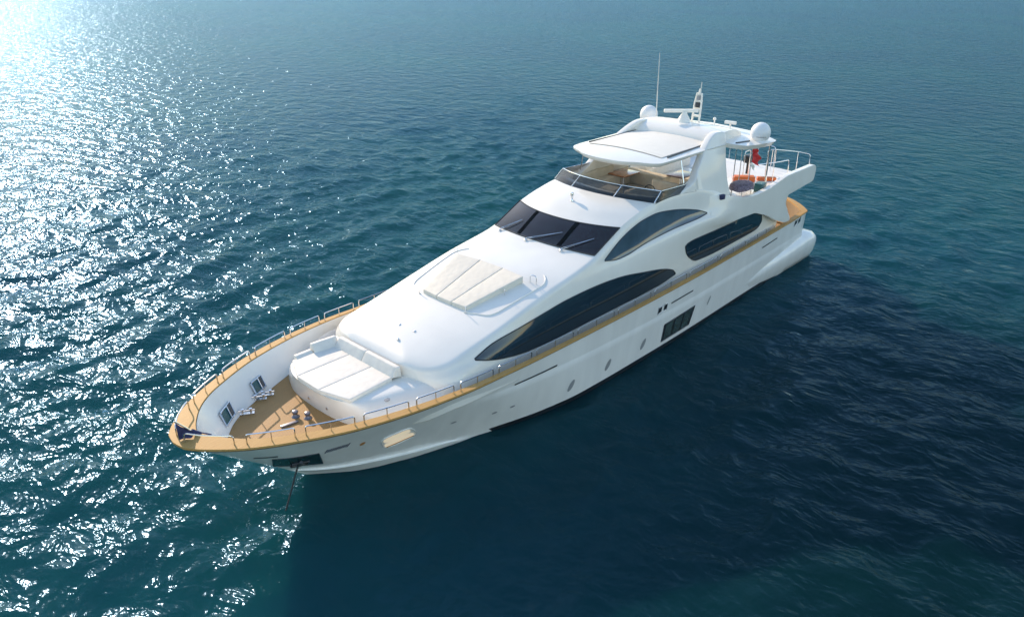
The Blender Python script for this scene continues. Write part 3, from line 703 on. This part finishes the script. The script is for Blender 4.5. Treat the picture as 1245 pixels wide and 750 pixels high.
# ---- flybridge furniture built into the deck
def cushion_box(c, d, mat, name, parent, rz=0, bev=.06): return MB().box(c, d, rz).build(name, mat, parent, 40, bev, 3)
m = MB(); m.loft([[Vector((x, y, 5.44)), Vector((x - .1, y, 5.50)), Vector((x - .45, y, 5.46)), Vector((x - .5, y, 5.1)), Vector((x-.5, y, 4.45))] for y, x in [(y_, fly_b(y_).x - .16) for y_ in np.linspace(-2.25, 2.25, 21)]])
m.build('dashboard_coaming', GEL, Y, 45)
cushion_box((13.3, -1.2, 4.75), (1.1, 1.9, .62), FAB2, 'forward_sofa', Y)
cushion_box((12.2, -2.05, 4.70), (2.6, .62, .52), FAB2, 'side_sofa', Y)
cushion_box((12.2, -2.22, 5.1), (2.6, .2, .4), FAB2, 'sofa_back', Y)
cushion_box((10.2, -2.05, 4.70), (1.3, .62, .52), FAB2, 'side_sofa', Y)
cushion_box((9.9, -.9, 4.70), (.62, 1.7, .52), FAB2, 'aft_sofa', Y)
m = MB(); m.box((13.35, 1.1, 4.85), (.8, 1.3, .9)); CON = m.build('helm_console', FAB2, Y, 40, .1, 3)
m = MB(); m.tube([(12.92 + .0, 1.1 + .26*math.cos(a), 5.2 + .26*math.sin(a)) for a in np.linspace(0, 2*math.pi, 25)], .018, 6); m.build('steering_wheel', BLACK, CON)
m = MB(); m.box((12.1, 1.1, 4.72), (.6, 1.2, .5)); m.box((11.85, 1.1, 5.15), (.16, 1.2, .5)); m.build('helm_seat', FAB2, Y, 40, .07, 3)
m = MB(); m.box((10.6, 1.75, 4.8), (1.6, .7, .75)); m.build('wet_bar', FAB2, Y, 40, .04); MB().box((10.6, 1.75, 5.2), (1.66, .76, .045)).build('bar_top', DARK, Y, 30, .01)
cushion_box((6.7, -2.45, 4.42), (3.6, 1.0, .42), FAB, 'aft_sunbed', Y); cushion_box((8.1, .2, 4.42), (.9, 2.2, .42), FAB2, 'aft_sunbed', Y)
m = MB(); m.box((8.7, -2.2, 4.55), (.5, .9, .7)); m.build('storage_locker', GEL, Y, 35, .05)

# ---- aft flybridge rails
def rail(pts, name='flybridge_rail', r=.018, posts=(), zb=4.2):
    m = MB(); m.tube(fillet(pts, .12), r, 8)
    for i in posts: p = Vector(pts[i]); m.tube([p, Vector((p.x, p.y, zb))], r*.9, 8)
    return m.build(name, STEEL, Y)
rail([(6.4, 1.9, 5.15), (5.2, 2.45, 5.15), (4.3, 2.7, 5.15), (4.3, 2.7, 4.3)], posts=(0, 1))
rail([(3.3, 1.4, 4.2), (3.3, 1.4, 5.25), (2.75, 2.4, 5.2), (2.65, 2.95, 5.15), (2.65, 2.95, 4.7)], posts=(2,))
rail([(2.7, -2.9, 4.2), (2.7, -2.9, 5.15), (2.5, -1.2, 5.2), (2.5, .3, 5.2), (2.6, 1.2, 5.2), (2.6, 1.2, 4.2)], posts=(2, 3))
rail([(5.6, 1.2, 4.2), (5.6, 1.2, 5.5), (5.1, 1.2, 5.5), (5.1, 1.2, 4.2)])
rail([(4.4, 1.7, 4.2), (4.4, 1.7, 5.45), (4.0, 1.9, 5.45), (4.0, 1.9, 4.2)])
for (x, y, h) in ((8.4, 2.2, 6.4), (7.3, 1.9, 6.3)): MB().tube([(x, y, 4.2), (x, y, h)], .02, 8).build('hardtop_post', STEEL, Y)
MB().tube([(6.2, 2.6, 4.2), (6.2, 2.6, 6.15)], .04, 10).build('davit_post', STEEL, Y)
MB().box((10.62, 2.97, 4.87), (.26, .12, .2), R(-14)).build('side_light', NAVY, Y, 40, .03)

# ---- openings and fittings on the port topsides
def hull_grid(quad, nx, nz, off):
    """quad: four (x, z) corners a b c d (a-b upper edge, d-c lower edge) laid on the port topside"""
    a, b, c, d = [np.array(q, float) for q in quad]; rows = []
    for i in range(nx + 1):
        f = i/nx; r = []
        for j in range(nz + 1):
            g = j/nz; q = (a*(1-f) + b*f)*(1-g) + (d*(1-f) + c*f)*g; u = hull_u(q[0], q[1]); r.append(hull_pt(u, q[1]) + Vector((off*.3 if u > .85 else 0, off, -off*.2)))
        rows.append(r)
    return rows
def hull_patch(name, quad, mat, off=.008, nx=10, nz=4, rim=None, rimr=.012, parent=None):
    rows = hull_grid(quad, nx, nz, off); o = MB().loft(rows).build(name, mat, parent or HULL, 60)
    if rim:
        lp = [r[0] for r in rows] + rows[-1][1:] + [r[-1] for r in rows[::-1]][1:] + rows[0][::-1][1:]
        MB().tube(lp, rimr, 6, cap=False).build('rim', rim, o, 60)
    return o
def hull_oval(name, cx, cz, rx, rz, mat, off=.008, rim=None, tilt=.0):
    rings = []
    for f in (.02, .5, 1):
        rings.append([hull_pt(hull_u(cx + rx*f*math.cos(t) + tilt*rz*f*math.sin(t), cz + rz*f*math.sin(t)), cz + rz*f*math.sin(t)) + Vector((0, off, 0)) for t in np.linspace(0, 2*math.pi, 21)[:-1]])
    o = MB().loft(rings, close=True).build(name, mat, HULL, 60)
    if rim: MB().tube(rings[-1] + rings[-1][:1], .018, 6, cap=False).build('rim', rim, o, 60)
    return o
def hull_round(name, quad, mat, off, parent, rim=None, p=.55):
    """a round-cornered panel inside the quad"""
    q = [np.array(c, float) for c in quad]; rings = []
    for k in (.02, .35, .7, 1):
        r = []
        for t in np.linspace(0, 2*math.pi, 33)[:-1]:
            c, s_ = math.cos(t), math.sin(t); f = .5 + .5*k*math.copysign(abs(c)**p, c); g = .5 + .5*k*math.copysign(abs(s_)**p, s_)
            w = (q[0]*(1-f) + q[1]*f)*(1-g) + (q[3]*(1-f) + q[2]*f)*g; r.append(hull_pt(hull_u(w[0], w[1]), w[1]) + Vector((off*.3, off, -off*.2)))
        rings.append(r)
    o = MB().loft(rings, close=True).build(name, mat, parent, 60)
    if rim: MB().tube(rings[-1] + rings[-1][:1], .014, 6, cap=False).build('rim', rim, o, 60)
    return o
PORT = principled('porthole_glass', (.30, .31, .32), .3, spec=.5)
for cx, cz in ((20.05, .42), (18.07, .44), (15.94, .46)): hull_oval('porthole', cx, cz, .13, .22, PORT, tilt=-.35)
hull_oval('porthole', 11.25, .70, .07, .20, PORT, tilt=-.35)
for cx, cz in ((23.32, .67), (22.65, .66), (24.84, .94)): hull_oval('drain_fitting', cx, cz, .10, .045, GREY, rim=None)
for (x0, z0, x1, z1) in ((22.91, 1.70, 21.02, 1.66), (14.41, 1.66, 12.86, 1.69), (6.92, 1.80, 5.43, 1.86)):
    hull_patch('air_slot', [(x0, z0 + .03), (x1, z1 + .03), (x1, z1 - .03), (x0, z0 - .03)], BLACK, .010, 14, 2)
for (x0, x1, z0, z1) in ((15.28, 14.70, 1.62, 1.64), (3.62, 2.95, 2.07, 2.14)):
    w = (x0 - x1)*.42
    f_ = hull_patch('fairlead', [(x0, z0 + .14), (x1, z1 + .14), (x1, z1 - .14), (x0, z0 - .14)], HULLW, .006, 8, 3, STEEL, .014)
    for q in (x0, x1 + w): hull_patch('opening', [(q - .03, z0 + .11), (q - w + .02, z1 + .11), (q - w + .02, z1 - .11), (q - .03, z0 - .11)], BLACK, .012, 4, 2, parent=f_)
hw = hull_patch('hull_window', [(14.62, .80), (12.45, .87), (12.62, .08), (14.62, .06)], BLACK, .008, 14, 6, DARK, .025)
PANE = principled('green_tinted_pane', (.045, .07, .066), .08, spec=.6, noise=.4, nscale=2.5)
for (a, b) in ((.04, .30), (.36, .62), (.68, .95)):
    lerp = lambda p, q, f: (p[0] + (q[0]-p[0])*f, p[1] + (q[1]-p[1])*f)
    hull_patch('pane', [lerp((14.58, .76), (12.49, .82), a), lerp((14.58, .76), (12.49, .82), b), lerp((14.58, .10), (12.66, .12), b), lerp((14.58, .10), (12.66, .12), a)], PANE, .016, 6, 5, parent=hw)
AP = hull_patch('anchor_pocket', [(29.86, 1.40), (28.84, 1.40), (28.44, .60), (29.55, .70)], principled('pocket_steel', (.01, .045, .05), .25, metal=.3), .012, 12, 6, DARK, .012)
hull_patch('bow_marking', [(30.3, 1.62), (29.85, 1.66), (29.82, 1.58), (30.28, 1.54)], DARK, .010, 6, 2)
# lettering too small to read in the photograph: a row of navy strokes
for k in range(11):
    f = k/10.5; x = 28.68 - .52*f; z = 1.40 + .14*f; w = .030; h = (.11, .085, .10, .10, .085, .10, .085, .10, .085, .085, .12)[k]
    hull_patch('name_lettering', [(x, z + h*1.0), (x - w, z + h*1.0 + .004), (x - w - .01, z - h*1.0), (x - .01, z - h*1.0)], NAVY, .008, 2, 2)
hh = hull_round('bright_patch', [(27.24, 1.32), (26.46, 1.58), (25.96, .94), (26.84, .62)], principled('pale_patch', (.9, .87, .8), .4), .012, HULL, HULLW)  # made-up pale panel standing in for a bright patch on the bow
GLOW = principled('glowing_panel', (.9, .8, .6), .4); GLOW.node_tree.nodes['Principled BSDF'].inputs['Emission Color'].default_value = (1, .90, .76, 1); GLOW.node_tree.nodes['Principled BSDF'].inputs['Emission Strength'].default_value = .16  # emission added to brighten the panel; no lamp is known here
hull_round('glow_panel', [(27.14, 1.26), (26.48, 1.48), (26.30, 1.24), (26.99, 1.0)], GLOW, .022, hh)
hull_round('glow_panel', [(26.99, .97), (26.28, 1.21), (26.06, .98), (26.84, .70)], GLOW, .022, hh)
hull_patch('patch_edge', [(26.86, .77), (26.16, 1.0), (26.10, .955), (26.80, .715)], CAP, .034, 8, 2, parent=hh)  # made-up orange lower edge of the bright patch
hull_oval('side_lamp', 27.74, 1.38, .07, .09, principled('amber_lens', (.6, .25, .06), .3), .012)

# ---- foredeck gear
def liner_pt(x, f, sgn=-1):
    """a point on the bulwark's inner face: f = 0 at the cap, 1 at the deck"""
    u = (x - 2.3)/29.6; k = min(range(NU), key=lambda i: abs(liner[i][0].x*(1-f) + liner[i][1].x*f - x)); a, d = liner[k]
    y = a.y*(1-f) + d.y*f + .06*math.sin(math.pi*f)*(a.y - d.y); return Vector((x, sgn*y, a.z*(1-f) + d.z*f))
for (x0, x1) in ((28.75, 28.3), (30.2, 29.72)):
    P = [liner_pt(x0, .52), liner_pt(x1, .52), liner_pt(x1, .86), liner_pt(x0, .86)]; n = (P[1] - P[0]).cross(P[3] - P[0]).normalized()
    if n.y < 0: n = -n
    def q(a, b, o): return P[0]*(1-a)*(1-b) + P[1]*a*(1-b) + P[2]*a*b + P[3]*(1-a)*b + n*o
    fr_ = MB().tube([q(0,0,.03), q(1,0,.03), q(1,1,.03), q(0,1,.03), q(0,0,.03)], .03, 8, cap=False).build('bulwark_fairlead', STEEL, LINER)
    MB().add([q(.04,.04,.028), q(.96,.04,.028), q(.96,.96,.028), q(.04,.96,.028)], [(0,1,2,3)]).build('opening', principled('sea_seen_through', (.008, .09, .095), .2), fr_)
    MB().add([q(.70,.02,.05), q(.96,.02,.05), q(.96,.98,.05), q(.70,.98,.05)], [(0,1,2,3)]).build('shutter', DARK, fr_)
    MB().tube([q(.62,-.02,.05), q(.62,1.02,.05)], .022, 8).build('roller', STEEL, fr_)
DECKZ = 1.70
for (x, y) in ((28.72, -1.60), (29.38, -1.16), (28.45, -1.66)):
    m = MB()
    for dx in (-.10, .10): m.lathe((x + dx, y - dx*.6, DECKZ - .02), [(.055, 0), (.035, .03), (.032, .14), (.055, .16), (.05, .19), (.02, .20)], 14)
    m.tube([(x - .2, y + .12, DECKZ + .12), (x + .2, y - .12, DECKZ + .12)], .022, 8); m.box((x, y, DECKZ + .01), (.42, .13, .04), R(-31)); m.build('mooring_cleat', STEEL, Y, 40)
for (x, y) in ((28.50, -.02), (28.30, .30)):
    m = MB(); m.lathe((x, y, DECKZ - .02), [(.12, 0), (.12, .03), (.075, .06), (.055, .11), (.08, .14), (.09, .19), (.07, .22), (.03, .23)], 20); W_ = m.build('windlass', WINCH, Y, 40)
m = MB(); m.box((28.85, .22, DECKZ + .02), (.5, .10, .06), R(-10)); m.build('chain_stopper', WINCH, Y, 30, .01)

shift_children()

# ------------------------------------------------------------------ things that rest on, hang from or are held by the yacht
def pad_panel(name, q, h, mat, parent, n=8, sag=.008, bev=.028):
    """an upholstered panel: q = 4 top corners a b c d"""
    a, b, c, d = [Vector(p) for p in q]; top = []
    bm = bmesh.new(); g = {}
    for i in range(n + 1):
        for j in range(n + 1):
            f, e = i/n, j/n; p = (a*(1-f) + b*f)*(1-e) + (d*(1-f) + c*f)*e
            p.z += -sag + sag*math.sin(math.pi*f)**.5*math.sin(math.pi*e)**.5
            g[i, j] = bm.verts.new(p)
    for i in range(n):
        for j in range(n): bm.faces.new((g[i,j], g[i+1,j], g[i+1,j+1], g[i,j+1]))
    ex = bmesh.ops.extrude_face_region(bm, geom=bm.faces[:]); nv = [v for v in ex['geom'] if isinstance(v, bmesh.types.BMVert)]
    for v in nv: v.co.z -= h
    bmesh.ops.recalc_face_normals(bm, faces=bm.faces)
    ed = [e for e in bm.edges if len(e.link_faces) == 2 and e.calc_face_angle(0) > R(50)]
    bmesh.ops.bevel(bm, geom=ed, offset=bev, segments=3, profile=.6, affect='EDGES', clamp_overlap=True)
    return from_bm(name, bm, mat, parent, 50)
def hang(root):
    for o in root.children: o.matrix_parent_inverse = Matrix.Translation(-root.location)

# sun pad of the bow lounge
t = tag(empty('sun_pad', (27, 0, 2.42)), 'cream sun pad with tall backrests along its aft edge, on the foredeck lounge', 'sun pad')
z = 2.545; g = .012
pad_panel('mattress', [(26.08, -1.52, z), (27.50, -1.60, z), (27.93, -.66, z), (26.08, -.66, z)], .13, FAB, t)
pad_panel('mattress', [(26.08, -.65, z), (27.94, -.65, z), (27.95, .45, z), (26.08, .45, z)], .13, FAB, t)
pad_panel('mattress', [(26.08, .46, z), (27.95, .46, z), (27.66, 1.52, z), (26.08, 1.40, z)], .13, FAB, t)
def wedge(name, p0, p1, inn, h0, h1, thick, mat, parent):
    """leaning back cushion between p0 and p1; inn = horizontal unit vector towards the seat"""
    p0, p1, inn = Vector(p0), Vector(p1), Vector(inn); rows = []
    for f in np.linspace(0, 1, 8):
        p = p0.lerp(p1, f); rows.append([p + inn*.26 + Vector((0, 0, h0)), p + inn*.06 + Vector((0, 0, h1)), p - inn*.08 + Vector((0, 0, h1 - .01)), p - inn*.10 + Vector((0, 0, h0 - .08))])
    m = MB(); m.loft(rows, close=True, cap=True); return m.build(name, mat, parent, 45, .035, 3)
wedge('backrest', (25.86, -1.42, 2.5), (25.86, -.06, 2.5), (1, 0, 0), .02, .30, .2, FAB, t)
wedge('backrest', (25.86, -.05, 2.5), (25.86, 1.44, 2.5), (1, 0, 0), .02, .30, .2, FAB, t)
wedge('side_bolster', (25.9, -1.62, 2.5), (26.75, -1.70, 2.5), (.08, 1, 0), .02, .28, .2, FAB, t)
wedge('side_bolster', (26.77, -1.70, 2.46), (27.35, -1.70, 2.46), (.08, 1, 0), .02, .14, .2, FAB, t)
hang(t)

# sun pad on the coachroof
t = tag(empty('sun_pad', (21.7, 0, 3.7)), 'trapezoid beige sun pad of three long panels on the coachroof below the windscreen', 'sun pad')
fy = (-1.03, -.30, .40, 1.03); ay = (-1.58, -.50, .58, 1.58); xf, xa = 22.76, 20.68; zf, za = 3.55, 4.12
def edge_x(y, k): return (xf + .05*(1 - (y/1.03)**2)) if k else (xa - .12*(1 - (y/1.58)**2))
for i in range(3):
    a = .008
    pad_panel('mattress', [(edge_x(ay[i], 0), ay[i] + a, za), (edge_x(fy[i], 1), fy[i] + a, zf), (edge_x(fy[i+1], 1), fy[i+1] - a, zf), (edge_x(ay[i+1], 0), ay[i+1] - a, za)], .22, FAB2L, t, 8, .006, .025)
hang(t)

# bow pennant on its staff
t = tag(empty('bow_pennant', (31.45, 0, 2.5)), 'small navy pennant drooping from a short staff at the tip of the bow', 'flag')
MB().tube([(31.30, .10, 2.48), (31.60, .03, 2.86), (31.82, 0, 3.12)], .022, 8).build('staff', STEEL, t)
rows = []
for i in range(9):
    f = i/8; p = Vector((31.80, 0, 3.08)).lerp(Vector((31.42, .06, 2.64)), f); w = .50*(1-f)**.8
    rows.append([p + Vector((.03*math.sin(5*f + 3*e), .05*math.sin(4*e + 6*f) + .10*e, -w*e)) for e in np.linspace(0, 1, 7)])
m = MB(); m.loft(rows); m.build('cloth', NAVY, t, 60)
m = MB(); m.tube([(31.46, .06, 2.70), (31.28, .12, 2.52), (31.05, .18, 2.40)], [.05, .07, .05], 8); m.build('furled_cloth', NAVY, t, 60)
hang(t)

# anchor and its chain
t = tag(empty('anchor', (29.2, 1.0, .9)), 'dark steel anchor stowed in the pocket on the port bow, chain running from it', 'anchor')
c = hull_pt(hull_u(29.12, .98), .98) + Vector((.03, .05, -.02))
dn = (hull_pt(hull_u(29.0, .55), .55) - c).normalized()
m = MB(); m.tube([c - dn*.28, c + dn*.34], [.05, .06], 8); m.build('shank', CHAIN, t)
for sd in (-1, 1):
    sx = Vector((.9, -.45, 0)).normalized()*sd
    m = MB(); m.tube([c + dn*.30, c + dn*.30 + sx*.20, c + dn*.02 + sx*.26], [.05, .05, .02], 8); m.build('fluke', CHAIN, t)
m = MB(); sx = Vector((.9, -.45, 0)).normalized(); m.tube([c - dn*.20 - sx*.24, c - dn*.20 + sx*.24], .03, 8); m.build('stock', CHAIN, t)
hang(t)
t0_ = c + dn*.42; t1_ = Vector((29.85, .95, SEA - .35)); m = MB()
for k in range(46):
    f = k/45; p = t0_.lerp(t1_, f); d = (t1_ - t0_).normalized(); s1 = d.orthogonal().normalized(); s2 = d.cross(s1); a = s1 if k % 2 else s2
    m.tube([p + d*(.034*math.cos(q)) + a*(.022*math.sin(q)) for q in np.linspace(0, 2*math.pi, 9)], .010, 5, cap=False)
o = m.build('anchor_chain', CHAIN, None, 60); tag(o, 'dark anchor chain running down from the port bow into the water', 'chain')

# ensign, covered table, life-saving gear and furniture on the flybridge
t = tag(empty('ensign_flag', (7.55, 2.55, 4.3)), 'bright red flag hanging limp from a thin pole behind the radar arch', 'flag')
MB().tube([(7.6, 2.5, 4.2), (7.62, 2.52, 6.35)], .018, 8).build('pole', STEEL, t)
rows = []
for i in range(13):
    f = i/12; rows.append([Vector((7.62 - .30*e - .05*f + .06*math.sin(7*f), 2.52 + .20*e + .07*math.sin(9*f + 4*e)*(.3 + e), 6.28 - .62*f - .22*e)) for e in np.linspace(0, 1, 9)])
m = MB(); m.loft(rows); fl = m.build('cloth', RED, t, 60)
rows = [[p + Vector((.02, .03, -.66)) for p in r] for r in rows[:4]]
m = MB(); m.loft([[Vector((p.x*.6 + 7.6*.4, p.y*.6 + 2.53*.4, p.z)) for p in r] for r in rows]); m.build('white_panel', GEL, fl, 60)
hang(t)

t = tag(empty('covered_table', (8.05, 2.55, 4.21)), 'low table under a mottled purple-grey cover at the port side of the flybridge', 'table')
m = MB(); rows = []
for r_, zz in ((.05, .62), (.30, .625), (.46, .60), (.52, .52), (.54, .40)):
    rows.append([Vector((8.05 + 1.25*r_*math.cos(a), 2.45 + r_*math.sin(a)*.85, 4.21 + zz + (.02*math.sin(5*a) if zz < .55 else 0) - (.06*max(0, math.sin(4*a)) if zz < .45 else 0))) for a in np.linspace(0, 2*math.pi, 29)[:-1]])
m.loft(rows, close=True); m.add(rows[0], [tuple(range(28))]); m.build('cover', COVER, t, 60)
for a in (.7, 2.4, 3.9, 5.5): MB().tube([(8.05 + .5*math.cos(a), 2.45 + .34*math.sin(a), 4.80), (8.05 + .55*math.cos(a), 2.45 + .38*math.sin(a), 4.21)], .022, 8).build('leg', STEEL, t)
hang(t)

def soft_box(name, c, d, mat, rz, label, cat, group=None, bev=.06):
    o = MB().box((0, 0, d[2]/2), d).build(name, mat, None, 45, bev, 3); o.location = c; o.rotation_euler.z = rz; return tag(o, label, cat, group)
soft_box('life_raft_bag', (5.75, 1.35, 4.21), (.95, .42, .24), ORANGE, R(128), 'bright orange bag, the nearer and larger of two on the aft flybridge', 'bag')
soft_box('life_raft_bag', (4.95, 2.05, 4.21), (.85, .28, .16), ORANGE, R(128), 'smaller orange bag lying aft by the steel rails of the flybridge', 'bag')
soft_box('storage_box', (6.95, 2.75, 4.21), (.5, .36, .44), TEALB, R(5), 'teal-grey box standing beside the covered table', 'box', None, .03)
t = tag(empty('outboard_motor', (4.6, .9, 4.21)), 'black outboard motor clamped upright among the aft flybridge rails', 'motor')
m = MB(); m.box((4.6, .9, 4.95), (.5, .34, .36)); m.build('cowling', BLACK, t, 45, .09, 3); m = MB(); m.tube([(4.6, .9, 4.8), (4.62, .9, 4.25)], .07, 10); m.build('shaft', BLACK, t); hang(t)

t = tag(empty('dining_table', (10.9, -1.75, 4.42)), 'varnished orange wooden table between the beige sofas under the hardtop', 'table')
MB().box((10.75, -1.72, 5.0), (1.15, .95, .05)).build('table_top', WOODT, t, 30, .015); MB().tube([(10.75, -1.72, 4.42), (10.75, -1.72, 4.99)], .06, 12).build('pedestal', STEEL, t); hang(t)
t = tag(empty('dining_table', (9.0, .3, 4.42)), 'dark brown folding table beside the wet bar under the hardtop', 'table')
MB().box((9.2, .2, 4.98), (1.1, .8, .05)).build('table_top', principled('dark_wood', (.12, .05, .03), .3, coat=.4), t, 30, .015); MB().tube([(9.2, .2, 4.22), (9.2, .2, 4.97)], .06, 12).build('pedestal', STEEL, t); hang(t)
